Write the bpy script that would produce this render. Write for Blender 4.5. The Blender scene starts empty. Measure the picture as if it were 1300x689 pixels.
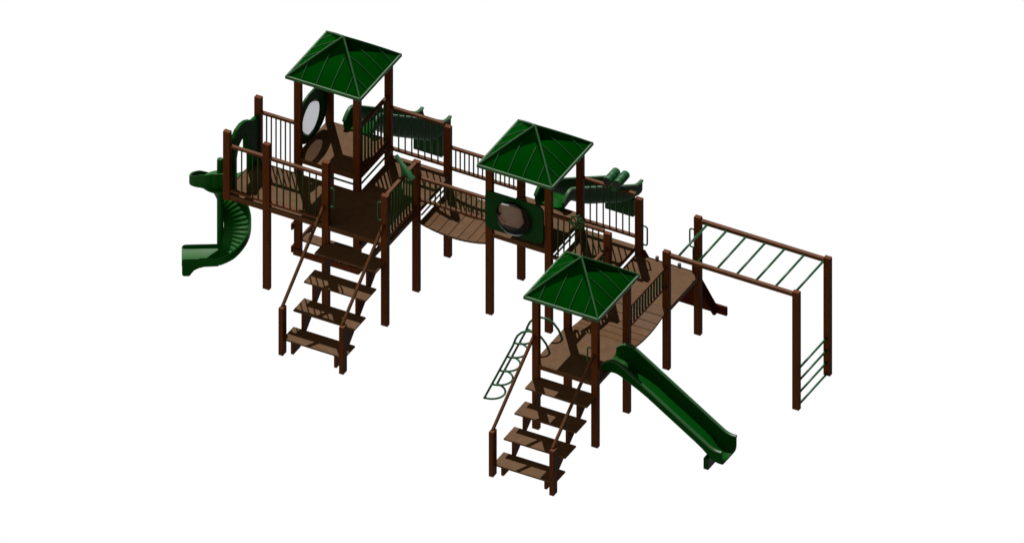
# Wooden modular playground on a plain white backdrop.
# All dimensions below are written in centimetres and scaled to metres on build.
import bpy, bmesh, math, random
from mathutils import Vector, Matrix
random.seed(4)
C = bpy.context.scene.collection
U = 0.01

# ------------------------------------------------------------------ materials
def new_mat(name):
    m = bpy.data.materials.new(name); m.use_nodes = True
    nt = m.node_tree; b = nt.nodes['Principled BSDF']
    return m, nt, b

def wood(name, dark, mid, light, rough, scale=(9, 9, 1.4), spec=0.45, bump=0.12):
    m, nt, b = new_mat(name)
    N, L = nt.nodes, nt.links
    tc = N.new('ShaderNodeTexCoord'); mp = N.new('ShaderNodeMapping')
    mp.inputs['Scale'].default_value = scale
    oi = N.new('ShaderNodeObjectInfo')
    sc = N.new('ShaderNodeVectorMath'); sc.operation = 'SCALE'; sc.inputs['Scale'].default_value = 17.0
    cb = N.new('ShaderNodeCombineXYZ')
    for i in range(3): L.new(oi.outputs['Random'], cb.inputs[i])
    L.new(cb.outputs[0], sc.inputs[0])
    ad = N.new('ShaderNodeVectorMath'); ad.operation = 'ADD'
    L.new(tc.outputs['Object'], ad.inputs[0]); L.new(sc.outputs[0], ad.inputs[1])
    L.new(ad.outputs[0], mp.inputs['Vector'])
    n1 = N.new('ShaderNodeTexNoise'); n1.inputs['Scale'].default_value = 4.0
    n1.inputs['Detail'].default_value = 6; n1.inputs['Roughness'].default_value = 0.62
    L.new(mp.outputs[0], n1.inputs['Vector'])
    n2 = N.new('ShaderNodeTexNoise'); n2.inputs['Scale'].default_value = 120.0; n2.inputs['Detail'].default_value = 2
    L.new(tc.outputs['Object'], n2.inputs['Vector'])
    mx = N.new('ShaderNodeMath'); mx.operation = 'MULTIPLY_ADD'
    mx.inputs[1].default_value = 0.35; L.new(n2.outputs['Fac'], mx.inputs[0])
    ml = N.new('ShaderNodeMath'); ml.operation = 'MULTIPLY'; ml.inputs[1].default_value = 0.65
    L.new(n1.outputs['Fac'], ml.inputs[0]); L.new(ml.outputs[0], mx.inputs[2])
    cr = N.new('ShaderNodeValToRGB'); e = cr.color_ramp.elements
    e[0].position = 0.3; e[0].color = (*dark, 1); e[1].position = 0.72; e[1].color = (*light, 1)
    k = cr.color_ramp.elements.new(0.5); k.color = (*mid, 1)
    L.new(mx.outputs[0], cr.inputs['Fac']); L.new(cr.outputs['Color'], b.inputs['Base Color'])
    b.inputs['Roughness'].default_value = rough
    b.inputs['Specular IOR Level'].default_value = spec
    bp = N.new('ShaderNodeBump'); bp.inputs['Strength'].default_value = bump; bp.inputs['Distance'].default_value = 0.004
    L.new(mx.outputs[0], bp.inputs['Height']); L.new(bp.outputs[0], b.inputs['Normal'])
    return m

def plastic(name, col, rough, spec=0.5, var=0.12, coat=0.0):
    m, nt, b = new_mat(name)
    N, L = nt.nodes, nt.links
    tc = N.new('ShaderNodeTexCoord')
    n = N.new('ShaderNodeTexNoise'); n.inputs['Scale'].default_value = 3.5; n.inputs['Detail'].default_value = 5
    L.new(tc.outputs['Object'], n.inputs['Vector'])
    cr = N.new('ShaderNodeValToRGB'); e = cr.color_ramp.elements
    e[0].position = 0.3; e[0].color = (*[c*(1-var) for c in col], 1)
    e[1].position = 0.7; e[1].color = (*[c*(1+var) for c in col], 1)
    L.new(n.outputs['Fac'], cr.inputs['Fac']); L.new(cr.outputs['Color'], b.inputs['Base Color'])
    rr = N.new('ShaderNodeMapRange'); rr.inputs['To Min'].default_value = rough-0.05; rr.inputs['To Max'].default_value = rough+0.06
    L.new(n.outputs['Fac'], rr.inputs['Value']); L.new(rr.outputs[0], b.inputs['Roughness'])
    b.inputs['Specular IOR Level'].default_value = spec
    return m

def clear_dome(name, tint, gloss):
    m = bpy.data.materials.new(name); m.use_nodes = True
    nt = m.node_tree; N, L = nt.nodes, nt.links
    for n in list(N): N.remove(n)
    out = N.new('ShaderNodeOutputMaterial'); mix = N.new('ShaderNodeMixShader')
    t = N.new('ShaderNodeBsdfTransparent'); t.inputs['Color'].default_value = (*tint, 1)
    g = N.new('ShaderNodeBsdfGlossy'); g.inputs['Roughness'].default_value = 0.06
    g.inputs['Color'].default_value = (.9, .9, .9, 1)
    lw = N.new('ShaderNodeLayerWeight'); lw.inputs['Blend'].default_value = gloss
    L.new(lw.outputs['Fresnel'], mix.inputs['Fac'])
    L.new(t.outputs[0], mix.inputs[1]); L.new(g.outputs[0], mix.inputs[2]); L.new(mix.outputs[0], out.inputs['Surface'])
    return m

POST = wood('stained_post_wood', (.078, .018, .0035), (.112, .029, .0055), (.15, .043, .009), 0.55, spec=.07)
RAIL = wood('stained_rail_wood', (.08, .028, .009), (.108, .041, .015), (.14, .056, .022), 0.55, scale=(3, 3, 3), spec=.09)
DECK = wood('brown_deck_board', (.086, .043, .018), (.11, .057, .026), (.137, .073, .035), 0.55, scale=(2.2, 2.2, 2.2), bump=0.06, spec=.06)
RAMPW = wood('dark_red_plywood', (.05, .010, .004), (.075, .015, .006), (.1, .022, .01), 0.6, scale=(3, 3, 3), spec=0)
GREEN = plastic('green_moulded_plastic', (.001, .085, .004), 0.48, spec=.15)
SLIDEG = plastic('green_slide_plastic', (.0008, .066, .003), 0.5, spec=.03)
ROOFG = plastic('green_roof_plastic', (.0004, .046, .0018), 0.6, spec=0)
TRIM = plastic('sheen_green_trim', (.028, .11, .036), 0.46, spec=.28)  # paler than the other greens: sunlit sheen of rims and ridges put into the colour
SEAM = plastic('roof_seam_sheen', (.014, .085, .02), 0.48, spec=.2)  # lighter than the roof: sheen along the seams painted in as base colour
PANEL = plastic('green_sheet_panel', (.0005, .042, .004), 0.42, spec=.1)
BAL = plastic('green_painted_bar', (.012, .07, .012), 0.4, spec=.2)
TUBE = plastic('green_painted_tube', (.010, .10, .03), 0.38, spec=.4)
GREY = plastic('zinc_bolt', (.16, .17, .19), 0.3)
DARK = plastic('dark_lens', (.006, .01, .007), 0.2)
BUBBLE = clear_dome('grey_bubble', (.46, .46, .485), 0.15)
CLEAR = clear_dome('clear_bubble', (.42, .40, .39), 0.4)

# ------------------------------------------------------------------ mesh builder
class MB:
    def __init__(s): s.v = []; s.f = []; s.smooth = set()
    def add(s, vs, fs, smooth=False):
        o = len(s.v); s.v += [tuple(v) for v in vs]
        for f in fs:
            if smooth: s.smooth.add(len(s.f))
            s.f.append([i+o for i in f])
        return s
    def box(s, x0, x1, y0, y1, z0, z1):
        vs = [(x, y, z) for z in (z0, z1) for y in (y0, y1) for x in (x0, x1)]
        return s.add(vs, [(0, 2, 3, 1), (4, 5, 7, 6), (0, 1, 5, 4), (2, 6, 7, 3), (0, 4, 6, 2), (1, 3, 7, 5)])
    def bar(s, p, q, w, h, up=(0, 0, 1)):
        p, q = Vector(p), Vector(q); d = (q-p).normalized()
        side = d.cross(Vector(up)).normalized(); n = side.cross(d)
        vs = [c + side*a*w/2 + n*b*h/2 for c in (p, q) for a, b in ((-1, -1), (1, -1), (1, 1), (-1, 1))]
        return s.add(vs, [(0, 1, 2, 3), (7, 6, 5, 4), (0, 4, 5, 1), (1, 5, 6, 2), (2, 6, 7, 3), (3, 7, 4, 0)])
    def prism(s, pts, axis, a0, a1):
        def mk(p, a):
            return (a, p[0], p[1]) if axis == 'x' else (p[0], a, p[1]) if axis == 'y' else (p[0], p[1], a)
        n = len(pts); vs = [mk(p, a0) for p in pts] + [mk(p, a1) for p in pts]
        fs = [list(range(n)), list(range(2*n-1, n-1, -1))] + [(i, i+n, (i+1) % n+n, (i+1) % n) for i in range(n)]
        return s.add(vs, fs)
    def ring_panel(s, outer, inner, axis, a0, a1):
        """plate with a hole: outer and inner loops have the same count"""
        def mk(p, a):
            return (a, p[0], p[1]) if axis == 'x' else (p[0], a, p[1])
        n = len(outer); vs = []
        for a in (a0, a1): vs += [mk(p, a) for p in outer] + [mk(p, a) for p in inner]
        fs = []
        for i in range(n):
            j = (i+1) % n
            fs += [(i, j, n+j, n+i), (2*n+i, 3*n+i, 3*n+j, 2*n+j), (i, 2*n+i, 2*n+j, j), (n+i, n+j, 3*n+j, 3*n+i)]
        return s.add(vs, fs)
    def tube(s, path, r, seg=10, closed=False, radii=None):
        P = [Vector(p) for p in path]; n = len(P); vs = []; fs = []; prev = None
        for i, p in enumerate(P):
            a = P[(i-1) % n] if closed or i > 0 else p
            b = P[(i+1) % n] if closed or i < n-1 else p
            d = (b-a).normalized()
            if prev is None:
                ref = Vector((0, 0, 1)) if abs(d.z) < .9 else Vector((1, 0, 0))
                u = d.cross(ref).normalized()
            else:
                u = (prev - d*prev.dot(d)).normalized()
            prev = u; w = d.cross(u); rr = radii[i] if radii else r
            vs += [p + (u*math.cos(t)+w*math.sin(t))*rr for t in (2*math.pi*k/seg for k in range(seg))]
        m = n if closed else n-1
        for i in range(m):
            o, q = i*seg, ((i+1) % n)*seg
            fs += [(o+k, o+(k+1) % seg, q+(k+1) % seg, q+k) for k in range(seg)]
        s.add(vs, fs, smooth=True)
        if not closed:
            c = vs[:seg]; s.add(c, [list(range(seg-1, -1, -1))])
            c = vs[-seg:]; s.add(c, [list(range(seg))])
        return s
    def sweep(s, rings, closed_ring=True, cap=True, smooth=True):
        m = len(rings[0]); vs = [p for r in rings for p in r]; fs = []
        for i in range(len(rings)-1):
            for k in range(m if closed_ring else m-1):
                a, b = i*m+k, i*m+(k+1) % m
                fs.append((a, b, b+m, a+m))
        s.add(vs, fs, smooth=smooth)
        if cap:
            s.add(rings[0], [list(range(m-1, -1, -1))]); s.add(rings[-1], [list(range(m))])
        return s
    def build(s, name, mat, parent=None, bevel=0.0, recalc=True, auto=35):
        me = bpy.data.meshes.new(name)
        off = parent['_o'] if parent is not None and '_o' in parent else (0, 0, 0)
        me.from_pydata([((v[0]-off[0])*U, (v[1]-off[1])*U, (v[2]-off[2])*U) for v in s.v], [], s.f)
        for i in s.smooth: me.polygons[i].use_smooth = True
        if recalc:
            bm = bmesh.new(); bm.from_mesh(me)
            bmesh.ops.remove_doubles(bm, verts=bm.verts, dist=1e-5)
            bmesh.ops.recalc_face_normals(bm, faces=bm.faces)
            for e in bm.edges:
                if len(e.link_faces) == 2 and e.calc_face_angle(0) > math.radians(auto): e.smooth = False
            bm.to_mesh(me); bm.free()
        me.materials.append(mat)
        o = bpy.data.objects.new(name, me); C.objects.link(o)
        if parent is not None:
            o.parent = parent; o['_o'] = off
        if bevel:
            b = o.modifiers.new('bevel', 'BEVEL'); b.width = bevel*U; b.segments = 2; b.limit_method = 'ANGLE'
        return o

def thing(name, at, label, cat, group=None):
    o = bpy.data.objects.new(name, None); C.objects.link(o)
    o.empty_display_size = .1
    o.location = (at[0]*U, at[1]*U, at[2]*U); o['_o'] = tuple(float(a) for a in at)
    o['label'] = label; o['category'] = cat
    if group: o['group'] = group
    return o

def post(parent, xb, yb, z1, z0=0, w=9.5, d=6.5, name='post'):
    return MB().box(xb-w, xb, yb, yb+d, z0, z1).build(name, POST, parent, bevel=.25)

BALMESH = {}
def balusters(rail, pts, z0, z1, r=.85):
    off = rail['_o']
    key = (round(z1-z0, 2), r)
    for (x, y) in pts:
        if key not in BALMESH:
            o = MB().tube([(0, 0, 0), (0, 0, z1-z0)], r, 10).build('baluster', BAL)
            BALMESH[key] = o.data; o.parent = rail
        else:
            o = bpy.data.objects.new('baluster', BALMESH[key]); C.objects.link(o); o.parent = rail
        o.location = ((x-off[0])*U, (y-off[1])*U, (z0-off[2])*U)

def railing(parent, axis, a0, a1, c, zb, zt, n, w=5, ht=3.6, hb=3.4, gap=None):
    """rails along axis from a0 to a1 at cross coordinate c; zb bottom of the lower rail, zt top of the upper rail"""
    off = parent['_o']
    o = bpy.data.objects.new('railing', None); C.objects.link(o); o.empty_display_size = .05
    at = ((a0+a1)/2, c, zb) if axis == 'x' else (c, (a0+a1)/2, zb)
    o.parent = parent; o.location = tuple((at[i]-off[i])*U for i in range(3)); o['_o'] = tuple(float(q) for q in at)
    for nm, z0, z1 in (('bottom_rail', zb, zb+hb), ('top_rail', zt-ht, zt)):
        if axis == 'x': m = MB().box(a0, a1, c-w/2, c+w/2, z0, z1)
        else: m = MB().box(c-w/2, c+w/2, a0, a1, z0, z1)
        m.build(nm, RAIL, o, bevel=.4)
    st = (a1-a0)/(n+1)
    pts = [(a0+st*(i+1), c) if axis == 'x' else (c, a0+st*(i+1)) for i in range(n)]
    balusters(o, pts, zb+hb-.5, zt-ht+.5, 1.0 if axis == 'x' else 1.35)
    return o

def slab(parent, x0, x1, y0, y1, zt, th=2.6, bh=5.0, bw=4.0, poly=None):
    """deck boards with a frame of edge beams under them"""
    m = MB()
    if poly: m.prism(poly, 'z', zt-th, zt)
    else: m.box(x0, x1, y0, y1, zt-th, zt)
    d = m.build('deck', DECK, parent, bevel=.3)
    zb = zt-th-.05
    if poly is None:
        i = .6
        for bx in ((x0+i, x1-i, y0+i, y0+i+bw), (x0+i, x1-i, y1-i-bw, y1-i),
                   (x0+i, x0+i+bw, y0+i+bw+.05, y1-i-bw-.05), (x1-i-bw, x1-i, y0+i+bw+.05, y1-i-bw-.05)):
            MB().box(bx[0], bx[1], bx[2], bx[3], zb-bh, zb).build('beam', RAIL, d, bevel=.3)
    return d

def handle(parent, base, out, z0, z1, r=1.1):
    """C shaped grab handle: leaves the post at base, stands off along out"""
    bx, by = base; ox, oy = out; p = []
    R = 3.0; L = math.hypot(ox, oy); ux, uy = ox/L, oy/L
    p.append((bx, by, z0))
    for k in range(5):
        t = math.pi/2*k/4
        p.append((bx+ux*(L-R+R*math.sin(t)), by+uy*(L-R+R*math.sin(t)), z0+R*(1-math.cos(t))))
    for k in range(5):
        t = math.pi/2*k/4
        p.append((bx+ux*(L-R+R*math.cos(t)), by+uy*(L-R+R*math.cos(t)), z1-R+R*math.sin(t)))
    p.append((bx, by, z1))
    return MB().tube(p, r, 10).build('grab_handle', TUBE, parent)

# ------------------------------------------------------------------ roof
def roof(parent, cx, cy, ze, H=45.0, hx=53.0, hy=55.0):
    def zh(v): return H*(v+.07*v*(1-v))
    def zp(v):
        z = H*(v-.27*v**2.1)
        if v > .86: z += (H-H*(1-.27))*((v-.86)/.14)**2
        return z
    dirs = [((0, -1), (1, 0)), ((1, 0), (0, 1)), ((0, 1), (-1, 0)), ((-1, 0), (0, -1))]
    def surf(k, v, t):
        (ox, oy), (lx, ly) = dirs[k]
        a = abs(t); e0 = .93-.12*v; w = 0 if a < e0 else (a-e0)/(1-e0); w = w*w*(3-2*w)
        if v >= .999: z = H
        else: z = zh(v)*w+zp(v)*(1-w)
        s = 1-v
        return (cx+(ox+lx*t)*s*hx, cy+(oy+ly*t)*s*hy, ze+z)
    nv, nu = 22, 50
    m = MB(); seams = []
    for k in range(4):
        rows = [[surf(k, i/nv, -1+2*j/nu) for j in range(nu+1)] for i in range(nv)]
        m.sweep(rows, closed_ring=False, cap=False)
        top = (cx, cy, ze+H)
        last = rows[-1]
        m.add(last+[top], [(j, j+1, len(last)) for j in range(nu)], smooth=True)
        for u in (-.61, -.2, .2, .61):                 # raised moulded seams
            vend = (1-abs(u))*(.92 if abs(u) > .4 else .86)
            path = []
            for i in range(11):
                v = .02+(vend-.02)*i/10
                p = surf(k, v, u/(1-v)); path.append((p[0], p[1], p[2]+.4))
            seams.append(path)
    r = m.build('roof', ROOFG, parent, recalc=True, auto=50)
    so = r.modifiers.new('thickness', 'SOLIDIFY'); so.thickness = .8*U; so.offset = -1
    for path in seams: MB().tube(path, .95, 6).build('seam', SEAM, r)
    b = 2.8
    f = MB()
    o = [(cx-hx-1.4, cy-hy-1.4), (cx+hx+1.4, cy-hy-1.4), (cx+hx+1.4, cy+hy+1.4), (cx-hx-1.4, cy+hy+1.4)]
    i = [(cx-hx+b-1.4, cy-hy+b-1.4), (cx+hx-b+1.4, cy-hy+b-1.4), (cx+hx-b+1.4, cy+hy-b+1.4), (cx-hx+b-1.4, cy+hy-b+1.4)]
    vs = [(p[0], p[1], z) for z in (ze-3.0, ze+1.6) for p in o+i]
    fs = []
    for k in range(4):
        j = (k+1) % 4
        fs += [(k, j, 4+j, 4+k), (8+k, 12+k, 12+j, 8+j), (k, 8+k, 8+j, j), (4+k, 4+j, 12+j, 12+k)]
    f.add(vs, fs); f.build('roof_rim', TRIM, r, bevel=.6)
    for sx, sy in ((-1, -1), (1, -1), (1, 1), (-1, 1)):
        path = [(cx+sx*hx*(1-v), cy+sy*hy*(1-v), ze+zh(v)+.6) for v in [q/12 for q in range(12)]+[.97]]
        path.append((cx, cy, ze+H+.9))
        MB().tube(path, 1.35, 8).build('ridge', TRIM, r)
    return r

# ------------------------------------------------------------------ round window panels
def rounded_rect(cx, cy, hx, hy, r, n=12):
    pts = []
    for (sx, sy, a) in ((1, 1, 0), (-1, 1, 90), (-1, -1, 180), (1, -1, 270)):
        for k in range(n+1):
            t = math.radians(a+90*k/n)
            pts.append((cx+sx*(hx-r)+r*math.cos(t), cy+sy*(hy-r)+r*math.sin(t)))
    return pts
def circle_like(outer, cx, cy, r):
    res = []
    for p in outer:
        t = math.atan2(p[1]-cy, p[0]-cx); res.append((cx+r*math.cos(t), cy+r*math.sin(t)))
    return res
def dome(axis, c, r, depth, sign, rim=2.2):
    """bubble bulging along axis; c = centre, returns (dome MB, rim MB)"""
    m = MB(); rings = []; n = 36
    for i in range(9):
        t = math.pi/2*i/9
        rr = r*math.cos(t); d = sign*depth*math.sin(t); ring = []
        for k in range(n):
            a = 2*math.pi*k/n; p, q = rr*math.cos(a), rr*math.sin(a)
            ring.append((c[0]+d, c[1]+p, c[2]+q) if axis == 'x' else (c[0]+p, c[1]+d, c[2]+q))
        rings.append(ring)
    m.sweep(rings, cap=False)
    tip = (c[0]+sign*depth, c[1], c[2]) if axis == 'x' else (c[0], c[1]+sign*depth, c[2])
    m.add(rings[-1]+[tip], [(k, (k+1) % n, n) for k in range(n)], smooth=True)
    path = [((c[0], c[1]+r*math.cos(a), c[2]+r*math.sin(a)) if axis == 'x' else (c[0]+r*math.cos(a), c[1], c[2]+r*math.sin(a)))
            for a in (2*math.pi*k/48 for k in range(48))]
    return m, MB().tube(path, rim, 8, closed=True)

# ================================================================== the three roofed towers
Z1, ZP, Z2, ZM, ZR, Z3 = 152.0, 129.0, 129.0, 106.0, 96.0, 102.0   # deck heights

def tower(xb, yb, ztop_deck, zeave, label):
    t = thing('roofed_tower', (xb-42, yb+46, 0), label, 'play tower', 'roofed towers of the playground')
    for px in (xb-85, xb):
        for py in (yb, yb+85):
            post(t, px, py, zeave+1)
    slab(t, xb-94, xb-.5, yb+.5, yb+91, ztop_deck)
    roof(t, xb-47.25, yb+45.75, zeave)
    return t

# --- tallest tower
T1 = tower(-191, 0, Z1, 281.0, 'tallest roofed tower, behind the taller stairs, with a round grey window in its side')
railing(T1, 'y', 6.6, 84.9, -195.7, 155.0, 224.0, 8)
out = rounded_rect(45.7, 190.5, 39.0, 36, 30)
pn = MB().ring_panel(out, circle_like(out, 42.5, 187, 25.8), 'x', -285, -282).build('window_panel', PANEL, T1, bevel=.4)
d, rm = dome('x', (-283.6, 42.5, 187), 25.6, 15, -1, 1.2)
d.build('bubble_window', BUBBLE, pn); rm.build('window_ring', PANEL, pn)
# low frame of boards between the legs of the tallest tower
MB().box(-285.4, -191.2, -2.6, -.1, .6, 10).build('ground_board', POST, T1, bevel=.3)
MB().box(-276, -200.6, 2, 19, 22, 24.6).build('bench_board', DECK, T1, bevel=.3)
for xs in (-288.2, -190.9):
    for z in (4, 39): MB().box(xs, xs+2.5, -3, 92, z, z+9.5).build('side_board', POST, T1, bevel=.3)
MB().box(-276.5, -199.5, -1, .8, 137.4, 139.2).build('step_rod', BAL, T1)
MB().box(-192.2, -190.4, 6, 86, 137.4, 139.2).build('step_rod', BAL, T1)

# --- middle tower
T2 = tower(84.5, 0, Z2, 235.5, 'middle roofed tower, its front closed by a green panel with a clear bubble dome')
out = rounded_rect(33, 166, 42, 29, 9)
pn = MB().ring_panel(out, circle_like(out, 33, 166, 26), 'y', -3.0, -.2).build('window_panel', PANEL, T2, bevel=.5)
d, rm = dome('y', (33, -3.2, 166), 25.6, 15, -1, 1.3)
d.build('bubble_window', CLEAR, pn); rm.build('window_ring', PANEL, pn)
for z in (112, 119): MB().box(81.5, 83.2, 7, 85, z, z+1.8).build('step_rod', BAL, T2)
for y in (22, 38, 54, 70): MB().box(81.4, 83.3, y, y+1.8, 108, 121).build('step_rod', BAL, T2)

# --- lowest tower
T3 = tower(253.5, -192, Z3, 208.7, 'lowest roofed tower, at the front above the straight slide and the nearer stairs')
handle(T3, (244.2, -188.5), (-7, 0), 128, 151)

# ================================================================== left entry platform
E = thing('entry_platform', (-190, -40, 0), 'railed entry platform at the top of the taller stairs, around the tallest tower', 'platform')
for xb, yb, zt in ((-276, -84.5, 226), (-191, -84.5, 226), (-106, -84.5, 202.5), (-106, 0, 202.5), (-106, 85, 203)):
    post(E, xb, yb, zt)
for xb, yb in ((-333, -84.5), (-333, 0)):
    post(E, xb, yb, 226.3, z0=ZP-9)
dk = slab(E, 0, 0, 0, 0, ZP, poly=[(-342, -84), (-106.5, -84), (-106.5, 91), (-190.8, 91), (-190.8, -.8), (-342, -.8)])
zb = ZP-2.65
for b in ((-341.5, -107, -83.5, -79.5), (-341.5, -193, -5.4, -1.4), (-341.4, -337.4, -79.4, -5.5), (-111, -107, -79.4, 86.4),
          (-190.2, -107, 86.5, 90.5), (-190.2, -186.2, -1.3, 86.4)):
    MB().box(b[0], b[1], b[2], b[3], zb-5, zb).build('beam', RAIL, dk, bevel=.3)
railing(E, 'x', -332.9, -285.6, -81.2, 133.5, 206, 5)
railing(E, 'x', -275.9, -200.6, -81.2, 133.5, 206, 7)
railing(E, 'x', -332.9, -285.6, 3.2, 133.5, 205, 6)
railing(E, 'y', -77.9, -.1, -110.7, 133.5, 202.3, 9)
railing(E, 'x', -190.9, -115.6, 88.2, 139.5, 206.5, 7)
handle(E, (-191.1, -80), (6.5, 0), 157, 186)
handle(E, (-115.4, -80), (-6.5, 0), 160, 188)
MB().box(-106.3, -104.7, 7, 86, 116.6, 118.2).build('step_rod', BAL, E)

# ================================================================== right platform (two levels) with the posts of the climbing ramp
R = thing('corner_platform', (200, 45, 0), 'right hand platform on two levels between the middle tower and the overhead ladder', 'platform')
for xb, yb in ((169, 0), (169, 85), (253.8, 0), (253.8, 85)):
    post(R, xb, yb, 183)
slab(R, 85, 159.3, .5, 91, ZM)
slab(R, 160, 253.3, .5, 86, ZR)
railing(R, 'x', 84.6, 159.4, 3.2, 117, 186, 8)
railing(R, 'x', 84.6, 159.4, 88.2, 120.5, 189.5, 7)
handle(R, (169.1, 88), (7, 0), 113, 142)
handle(R, (244.2, 88), (-7, 0), 133, 161)
handle(R, (247, 84.8), (0, -6), 118, 140)

# ================================================================== sagging bridges
def bridge(axis, a0, a1, c0, c1, zend, sag, rails, label):
    t = thing('plank_bridge', ((a0+a1)/2, (c0+c1)/2, 0) if axis == 'x' else ((c0+c1)/2, (a0+a1)/2, 0), label, 'bridge', 'sagging plank bridges')
    n = 7; w = (a1-a0)/n
    def z(a):
        s = (a-a0)/(a1-a0); return zend-sag*4*s*(1-s)
    for i in range(n):
        p, q = a0+w*i+.35, a0+w*(i+1)-.35
        zp, zq = z(p), z(q); th = 3.0
        pr = [(p, zp-th), (q, zq-th), (q, zq), (p, zp)]
        if axis == 'x': m = MB().prism(pr, 'y', c0, c1)
        else: m = MB().prism(pr, 'x', c0, c1)
        m.build('plank', DECK, t, bevel=.35)
    for c in (c0+7, c1-7):
        rings = []
        for i in range(15):
            a = a0+(a1-a0)*i/14; zz = z(a)-3.1
            if axis == 'x': rings.append([(a, c-1.5, zz-3), (a, c+1.5, zz-3), (a, c+1.5, zz), (a, c-1.5, zz)])
            else: rings.append([(c-1.5, a, zz-3), (c+1.5, a, zz-3), (c+1.5, a, zz), (c-1.5, a, zz)])
        MB().sweep(rings, smooth=False).build('bearer', RAIL, t)
    for (c, zb_, zt_, n_) in rails:
        railing(t, axis, a0+.2, a1-.2, c, zb_, zt_, n_, w=4.6)
    return t
bridge('x', -106, -9.5, 1, 90, 110.5, 7.5, ((3.2, 142.5, 179.5, 12), (88.2, 137, 173, 14)),
       'sagging plank bridge joining the entry platform to the middle tower')
bridge('y', -100.4, -.1, 161, 252.5, 97, 8, ((164, 129, 162, 12), (249, 129, 162.5, 12)),
       'sagging plank bridge from the lowest tower back to the platform beside the overhead ladder')

# ================================================================== stairs
def stairs(dx, dy, z_first, rise, run, znewel, zrail, label):
    t = thing('stairs', (-152+dx, -150+dy, 0), label, 'stairs', 'wooden stairs up to the decks')
    y0 = -195
    tr = []
    for k in range(4):
        z = z_first+rise*k; y = y0+run*k; tr.append((y, z))
        MB().box(-198+dx, -109+dx, y+dy, y+29.5+dy, z-2.4, z).build('tread', DECK, t, bevel=.3)
    prof = [(y0+1.5, 0)]
    for (y, z) in tr:
        prof += [(y+1.5, z-2.45), (y+1.5+run-.2, z-2.45)]
    yl = tr[-1][0]+run+1.3; sl = rise/run
    prof += [(yl, tr[-1][1]-2.45)]
    yb0 = y0+21; zback = (yl-yb0)*sl
    prof += [(yl, zback), (yb0, 0)]
    pp = []
    for p in prof:
        if not pp or (abs(p[0]-pp[-1][0])+abs(p[1]-pp[-1][1])) > .5: pp.append(p)
    for xb in (-183, -121):
        MB().prism([(p[0]+dy, p[1]) for p in pp], 'x', xb-4+dx, xb+dx).build('stringer', POST, t, bevel=.3)
    for xb in (-193.5, -106.5):
        MB().box(xb-6.5+dx, xb+dx, -202.5+dy, -192+dy, 0, znewel).build('newel_post', POST, t, bevel=.4)
    for x in (-197.5, -111.5):
        MB().bar((x+dx, -196+dy, znewel-.5), (x+dx, -85.2+dy, zrail), 3.4, 4.4).build('handrail', RAIL, t, bevel=.4)
    return t
stairs(0, 0, 21.5, 26.3, 28.8, 73, 158, 'taller wooden stairs with steep risers leading up to the left entry platform')
stairs(359.5, -107.5, 15.4, 21.2, 29.0, 69.5, 145, 'lower wooden stairs nearest the viewer, leading up to the lowest tower')

# ================================================================== straight slides
def slide(origin, axis, path, foot, label):
    """path: list of (s, rim z, depth); open half round chute"""
    ox, oy = origin
    def P(s, l, z): return (ox+s, oy+l, z) if axis == 'x' else (ox-l, oy+s, z)
    t = thing('straight_slide', (ox, oy, 0), label, 'slide', 'straight green slides')
    hw, th = 21.0, 1.8; rings = []
    for (s, zr, dp) in path:
        ring = []
        N = 18
        for i in range(N+1):
            a = math.pi*i/N
            c, q = math.cos(a), math.sin(a)
            c = math.copysign(abs(c)**.8, c); q = q**.8
            ring.append(P(s, -(hw-th)*c, zr-(dp-th)*q))
        ring.append(P(s, hw-.2, zr+.8)); ring.append(P(s, hw+.8, zr+.5)); ring.append(P(s, hw+.8, zr-1.5))
        for i in range(N, -1, -1):
            a = math.pi*i/N
            c, q = math.cos(a), math.sin(a)
            c = math.copysign(abs(c)**.3, c); q = q**.3
            ring.append(P(s, -hw*c, zr-.5-dp*q))
        ring.append(P(s, -hw-.8, zr-1.5)); ring.append(P(s, -hw-.8, zr+.5)); ring.append(P(s, -hw+.2, zr+.8))
        rings.append(ring)
    for sg in (-1, 1):
        rr = []
        for (s, zr, dp) in path:
            rr.append([P(s, sg*(hw-1.0)+2.6*math.cos(q), zr+.5+1.4*math.copysign(abs(math.sin(q))**.6, math.sin(q))) for q in (2*math.pi*k/12 for k in range(12))])
        MB().sweep(rr).build('rim', TRIM, t)
    MB().sweep(rings).build('chute', SLIDEG, t, auto=40)
    s, z0, z1 = foot
    m = MB(); vs = [P(a, l, z) for z in (0, z1) for l in (-20.5, 20.5) for a in (s, s+7)]
    m.add(vs, [(0, 2, 3, 1), (4, 5, 7, 6), (0, 1, 5, 4), (2, 6, 7, 3), (0, 4, 6, 2), (1, 3, 7, 5)])
    m.build('foot', PANEL, t, bevel=.4)
    return t
def slide_path(zd, run, ze, deep=-5):
    """flat start at deck height, straight fall, flat run-out"""
    zr = zd+21
    p = [(-7, zd+11, 11), (-3, zd+15, 15), (3, zd+19, 19), (9, zr, 20), (14, zr-.6, 20), (19, zr-2.2, 20), (24, zr-5, 20)]
    s1 = run-18; z0 = zr-5; z1 = ze+4.0
    for k in range(1, 12): p.append((24+(s1-24)*k/11, z0+(z1-z0)*k/11, 20+deep*min(1, k/2.5, (11.6-k)/1.8)))
    p += [(s1+4, ze+2.0, 19), (s1+8, ze+.7, 20), (s1+12, ze, 20.5), (run, ze, 20.5)]
    return p
slide((253.5, -147), 'x', slide_path(Z3+.5, 165, 33), (139, 0, 17), 'straight green slide running down from the lowest tower to the lower right')
slide((-238.2, 91), 'y', slide_path(Z1, 206, 49, 14), (182, 0, 33), 'straight green slide running down behind the tallest tower, seen through the tall railing')
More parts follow.
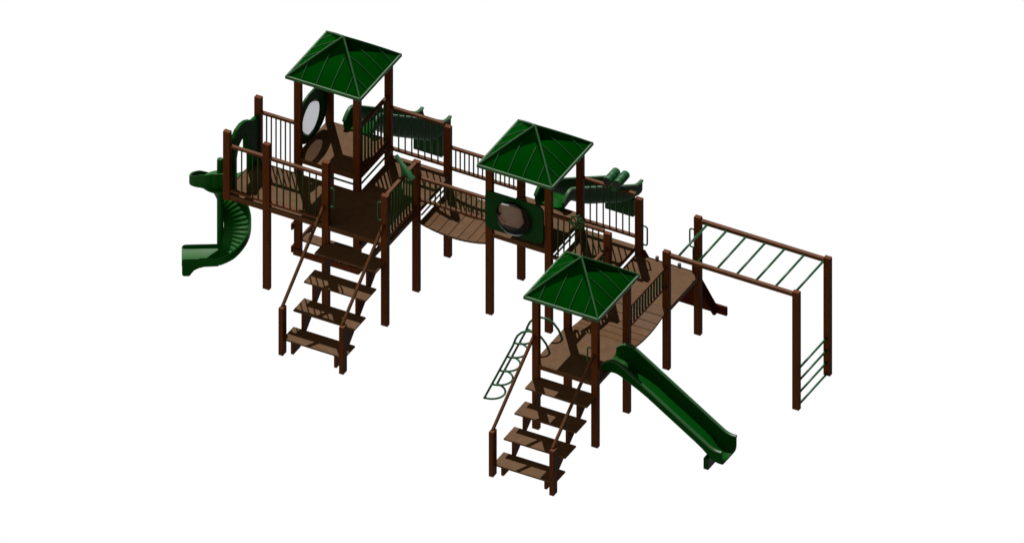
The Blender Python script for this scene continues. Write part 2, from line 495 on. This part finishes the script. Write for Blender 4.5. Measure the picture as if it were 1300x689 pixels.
slide((37.2, 91), 'y', slide_path(Z2, 206, 42, 7), (182, 0, 26), 'straight green slide running down behind the middle tower, under the toy binoculars')

# ================================================================== spiral slide
S = thing('spiral_slide', (-363.5, -52, 0), 'green spiral slide winding round a column at the far left end', 'slide')
cx, cy = -363.5, -52.0
def lerp_tab(tab, a):
    for (a0, v0), (a1, v1) in zip(tab, tab[1:]):
        if a <= a0 and a >= a1: return v0+(v1-v0)*(a0-a)/(a0-a1)
    return tab[0][1] if a > tab[0][0] else tab[-1][1]
ZT = ((50, 127), (-10, 127), (-62, 124), (-90, 124), (-120, 125), (-152, 120), (-200, 106), (-240, 89), (-330, 51), (-395, 27), (-422, 20))
RT = ((50, 39.5), (-15, 18), (-62, 18), (-90, 21.5), (-120, 31), (-145, 39.5), (-422, 39.5))
HT = ((50, 2), (-12, 2), (-20, 18), (-62, 20), (-90, 21), (-120, 17), (-152, 10), (-240, 11), (-360, 11), (-422, 8))
rings = []
ang = 50.0; step = 2.0; k = 0
while ang >= -422.01:
    t = math.radians(ang); zb = lerp_tab(ZT, ang); h = lerp_tab(HT, ang)
    saw = 1.7*((k % 5)/4.0-.5) if ang < -175 else 0.0      # moulded grip ribs across the bed
    lim = 99
    if ang > -70 and math.cos(t) > .05: lim = 23.5/math.cos(t)
    ro = min(lerp_tab(RT, ang), lim)
    f = ro/39.5
    sec = [(4.6, 6), (5.5, 1.5+saw), (4+12*f, saw), (4+21*f, saw), (3+30*f, saw+.6), (1.5+34.5*f, saw+2), (ro-2.2, h-.8), (ro-1.7, h), (ro-.4, h), (ro, h-.8), (ro, -1.4), (ro-1.2, -3.4), (4.6, -3.4)]
    rings.append([(cx+r*math.cos(t), cy+r*math.sin(t), zb+z) for r, z in sec])
    ang -= step; k += 1
te = math.radians(-422); o = (math.cos(te), math.sin(te)); hd = (o[1], -o[0])   # clockwise travel
for s in (7, 14, 21, 28, 35, 42, 45.5, 47.5, 48.6, 49):
    e = 5.0*(1-math.sqrt(max(0, 1-((s-44)/5.0)**2))) if s > 44 else 0
    sec = [(4.6, 6-e), (5.5, 1.5), (16, 0), (25, 0), (33, .6), (36, 2), (37.3, 7.2-e), (37.8, 8-e), (39.1, 8-e), (39.5, 7.2-e), (39.5, -1.4), (38.3, -3.4), (4.6, -3.4)]
    rings.append([(cx+r*o[0]+hd[0]*s, cy+r*o[1]+hd[1]*s, 20-.025*s+z) for r, z in sec])
MB().sweep(rings).build('spiral_chute', GREEN, S, auto=28)
MB().tube([(cx, cy, 0), (cx, cy, 152), (cx, cy, 155), (cx, cy, 156)], 4, 20, radii=[4.3, 4.3, 3.9, 2.8]).build('column', GREEN, S)
fl = [(4.2, 92), (6, 97), (9, 104), (13, 110), (18, 115), (25, 118.4), (24, 120.5), (4.2, 121)]
MB().sweep([[(cx+r*math.cos(q), cy+r*math.sin(q), z) for r, z in fl] for q in (2*math.pi*k/40 for k in range(41))], cap=False).build('flare', GREEN, S)
prof = [(48.6, 3), (47.8, 1), (46, 0), (40, 0), (38.2, 1), (36.5, 4), (33, 9), (27, 12.5), (20, 14.5), (2, 15.5), (2, 17.8), (48.6, 17.2)]
vs = []
for r in (6, 39.2):
    vs += [(cx+r*o[0]+hd[0]*s, cy+r*o[1]+hd[1]*s, z) for s, z in prof]
n = len(prof)
m = MB(); m.add(vs, [list(range(n)), list(range(2*n-1, n-1, -1))]+[(i, i+n, (i+1) % n+n, (i+1) % n) for i in range(n)])
m.build('foot', GREEN, S, bevel=.5)
pl = [(-1, 130), (-1, 201), (-18, 203), (-26, 209), (-36, 214), (-48, 216.5), (-60, 214.5), (-70, 208), (-77, 198), (-81, 185), (-82, 130)]
il = [(-25, 130), (-25, 167), (-36.5, 168.5), (-37, 190), (-42, 192.5), (-48, 191.5), (-54, 187.5), (-58, 180.5), (-61, 171), (-62, 160), (-62, 130)]
m = MB(); nn = len(pl); vs = []
for x in (-339.5, -334.5): vs += [(x, p[0], p[1]) for p in pl]+[(x, p[0], p[1]) for p in il]
fs = []
for i in range(nn-1):
    j = i+1
    fs += [(i, j, nn+j, nn+i), (2*nn+i, 3*nn+i, 3*nn+j, 2*nn+j), (i, 2*nn+i, 2*nn+j, j), (nn+i, nn+j, 3*nn+j, 3*nn+i)]
fs += [(0, nn, 3*nn, 2*nn), (nn-1, 3*nn-1, 4*nn-1, 2*nn-1)]
m.add(vs, fs); m.build('entry_arch', SLIDEG, S, bevel=.6)

# ================================================================== overhead ladder
H = thing('overhead_ladder', (350, 45, 0), 'overhead ladder with green rungs and wooden frame standing at the far right end', 'monkey bars')
for yb in (0, 84.5): post(H, 440.5, yb, 183)
for y0 in (.4, 85): MB().box(254, 430.9, y0, y0+5.6, 175, 180.2).build('side_rail', RAIL, H, bevel=.4)
for k in range(7):
    x = 263.5+27.9*k
    MB().tube([(x, 5.8, 176.8), (x, 85.2, 176.8)], 1.6, 10).build('rung', TUBE, H)
for z in (3, 21, 40, 59):
    MB().tube([(436, 6.4, z), (436, 84.7, z)], 1.5, 10).build('rung', TUBE, H)

# ================================================================== loop climber
K = thing('loop_climber', (115, -146, 0), 'green tubular climber with half round loop rungs leaning on the left of the lowest tower', 'climber')
def climb_x(z): return 75+43.5*z/101.0
for y in (-163, -129):
    p = [(75, y, 0), (climb_x(50), y, 50), (climb_x(97), y, 97), (119.5, y, 106), (123, y, 114), (129, y, 121), (138, y, 126), (148, y, 127), (157, y, 123), (164, y, 115), (168, y, 106), (169.5, y, 101)]
    MB().tube(p, 1.5, 10).build('side_tube', TUBE, K)
for k in range(5):
    z = 1+25*k; x = climb_x(z)
    p = [(x+19*math.sin(a), -146-17*math.cos(a), z) for a in (math.pi*i/16 for i in range(17))]
    MB().tube(p, 1.4, 10).build('loop_rung', TUBE, K)

# ================================================================== climbing ramp behind the right platform
G = thing('climbing_ramp', (212, 115, 0), 'dark red climbing ramp sloping down behind the right hand platform', 'ramp')
MB().prism([(87, ZR+1), (147.5, 3), (147.5, -1), (87, ZR-3)], 'x', 173.5, 240.4).build('ramp_board', RAMPW, G, bevel=.3)
for x in (169.6, 240.6):
    MB().prism([(86.9, ZR+10), (88.5, ZR+9), (148.8, 4.5), (148.8, -8), (143, -8), (86.9, ZR-14)], 'x', x, x+3.6).build('side_board', RAMPW, G, bevel=.3)
MB().box(170, 257.5, 149, 152.4, -8.5, 4.5).build('toe_board', RAMPW, G, bevel=.3)
for x in (190, 222):
    MB().tube([(x, 88.5, ZR-1), (x, 88.5, ZR+4), (x, 88.5, ZR+5.2)], 2.4, 14, radii=[2.4, 2.4, 1.4]).build('climbing_hold', GREY, G)

# ================================================================== toys on the railings
W = thing('toy_telescope', (-108, -36, 200), 'green toy telescope mounted on the railing beside the taller stairs', 'telescope')
a = Vector((-124, -27, 226)); b = Vector((-96, -37, 205)); dv = (b-a).normalized()
pts = [a, a+dv*1, a+dv*16, a+dv*17, a+dv*34, a+dv*36, b+dv*1.5]
MB().tube(pts, 3, 20, radii=[2.2, 2.6, 2.9, 3.6, 4.0, 4.6, 4.6]).build('tube', TUBE, W)
MB().tube([b+dv*1.52, b+dv*1.7], 3.9, 20).build('lens', DARK, W)
c = (a+b)/2
MB().box(c.x-3, c.x+3, c.y-3.2, c.y+3.2, 202.5, 211).build('bracket', TUBE, W, bevel=.8)

B = thing('toy_binoculars', (127, 88, 190), 'pair of green toy binoculars mounted on the back railing of the right platform', 'binoculars')
for x in (124.6, 138.2):
    p = [(x, 76, 203), (x, 82, 203), (x, 82.2, 203), (x, 84, 203), (x, 84.2, 203), (x, 91, 203), (x, 91.2, 203), (x, 93, 203), (x, 93.2, 203), (x, 101, 203), (x, 102, 203), (x, 102.6, 203)]
    MB().tube(p, 5, 20, radii=[6.2, 6.2, 5.6, 5.6, 6.2, 6.2, 5.6, 5.6, 6.1, 6.1, 5.4, 4]).build('barrel', TUBE, B)
    MB().tube([(x, 75.6, 203), (x, 75.95, 203)], 5.2, 20).build('lens', DARK, B)
MB().box(127, 136, 85, 91, 197, 203).build('bridge_piece', TUBE, B, bevel=.8)
MB().tube([(131.5, 88, 189.4), (131.5, 88, 193), (131.5, 88, 199)], 3, 16, radii=[10, 6, 4]).build('pivot', TUBE, B)

V = thing('toy_steering_wheel', (124, -3, 188), 'small green spoked toy steering wheel on the front railing beside the middle tower', 'steering wheel')
wc = (124, -3.5, 190)
MB().tube([(wc[0]+9*math.cos(q), wc[1], wc[2]+9*math.sin(q)) for q in (2*math.pi*k/32 for k in range(32))], 1.1, 8, closed=True).build('wheel_rim', BAL, V)
for k in range(6):
    q = math.pi/3*k+.3
    MB().tube([(wc[0], wc[1], wc[2]), (wc[0]+12.5*math.cos(q), wc[1], wc[2]+12.5*math.sin(q))], .8, 8, radii=[.8, 1.1]).build('spoke', BAL, V)
MB().tube([(wc[0], wc[1]-2, wc[2]), (wc[0], wc[1]+7, wc[2])], 2.2, 14).build('hub', BAL, V)
MB().box(122, 126, .2, 5.5, 186.1, 192).build('bracket', BAL, V, bevel=.4)

for ob in bpy.data.objects:
    if '_o' in ob: del ob['_o']

# ================================================================== camera, light, backdrop
AZ, EL = math.radians(28.0), math.radians(35.7)
to_cam = Vector((math.sin(AZ)*math.cos(EL), -math.cos(AZ)*math.cos(EL), math.sin(EL)))
cam = bpy.data.cameras.new('camera'); co = bpy.data.objects.new('camera', cam); C.objects.link(co)
cam.type = 'ORTHO'; cam.ortho_scale = 13.0; cam.clip_start = .1; cam.clip_end = 400
co.location = Vector((-.231, .968, 0))+to_cam*30
co.rotation_euler = (-to_cam).to_track_quat('-Z', 'Y').to_euler()
bpy.context.scene.camera = co

sun_dir = Vector((-.336, .447, .829)).normalized()
sd = bpy.data.lights.new('sun', 'SUN'); sd.energy = 4.5; sd.angle = math.radians(.5); sd.color = (1, .965, .92)
so = bpy.data.objects.new('sun', sd); C.objects.link(so)
so.location = sun_dir*20; so.rotation_euler = (-sun_dir).to_track_quat('-Z', 'Y').to_euler()

w = bpy.data.worlds.new('World'); bpy.context.scene.world = w; w.use_nodes = True
nt = w.node_tree; N, L = nt.nodes, nt.links
bg = N['Background']
tc = N.new('ShaderNodeTexCoord')
def dotn(v, lo, hi):
    d = N.new('ShaderNodeVectorMath'); d.operation = 'DOT_PRODUCT'
    d.inputs[1].default_value = v; L.new(tc.outputs['Generated'], d.inputs[0])
    r = N.new('ShaderNodeMapRange'); r.interpolation_type = 'SMOOTHSTEP'
    r.inputs['From Min'].default_value = lo; r.inputs['From Max'].default_value = hi
    L.new(d.outputs['Value'], r.inputs['Value']); return r.outputs[0]
back = dotn(tuple(-to_cam), .73, .85)                 # world colour turned white only in a cone around the view direction
soft = dotn(tuple(Vector((-.45, -.82, .22)).normalized()), .1, 1.0)   # added fill lobe in the world, brightening faces turned front left
m1 = N.new('ShaderNodeMix'); m1.data_type = 'RGBA'
m1.inputs['A'].default_value = (.05, .05, .05, 1); m1.inputs['B'].default_value = (.60, .54, .43, 1)
L.new(soft, m1.inputs['Factor'])
m2 = N.new('ShaderNodeMix'); m2.data_type = 'RGBA'
m2.inputs['B'].default_value = (1.0, 1.0, 1.0, 1)
L.new(back, m2.inputs['Factor']); L.new(m1.outputs['Result'], m2.inputs['A'])
L.new(m2.outputs['Result'], bg.inputs['Color']); bg.inputs['Strength'].default_value = 1.0
sc = bpy.context.scene
sc.view_settings.view_transform = 'Standard'; sc.view_settings.look = 'None'
sc.view_settings.exposure = 0; sc.view_settings.gamma = 1
sc.cycles.use_denoising = True
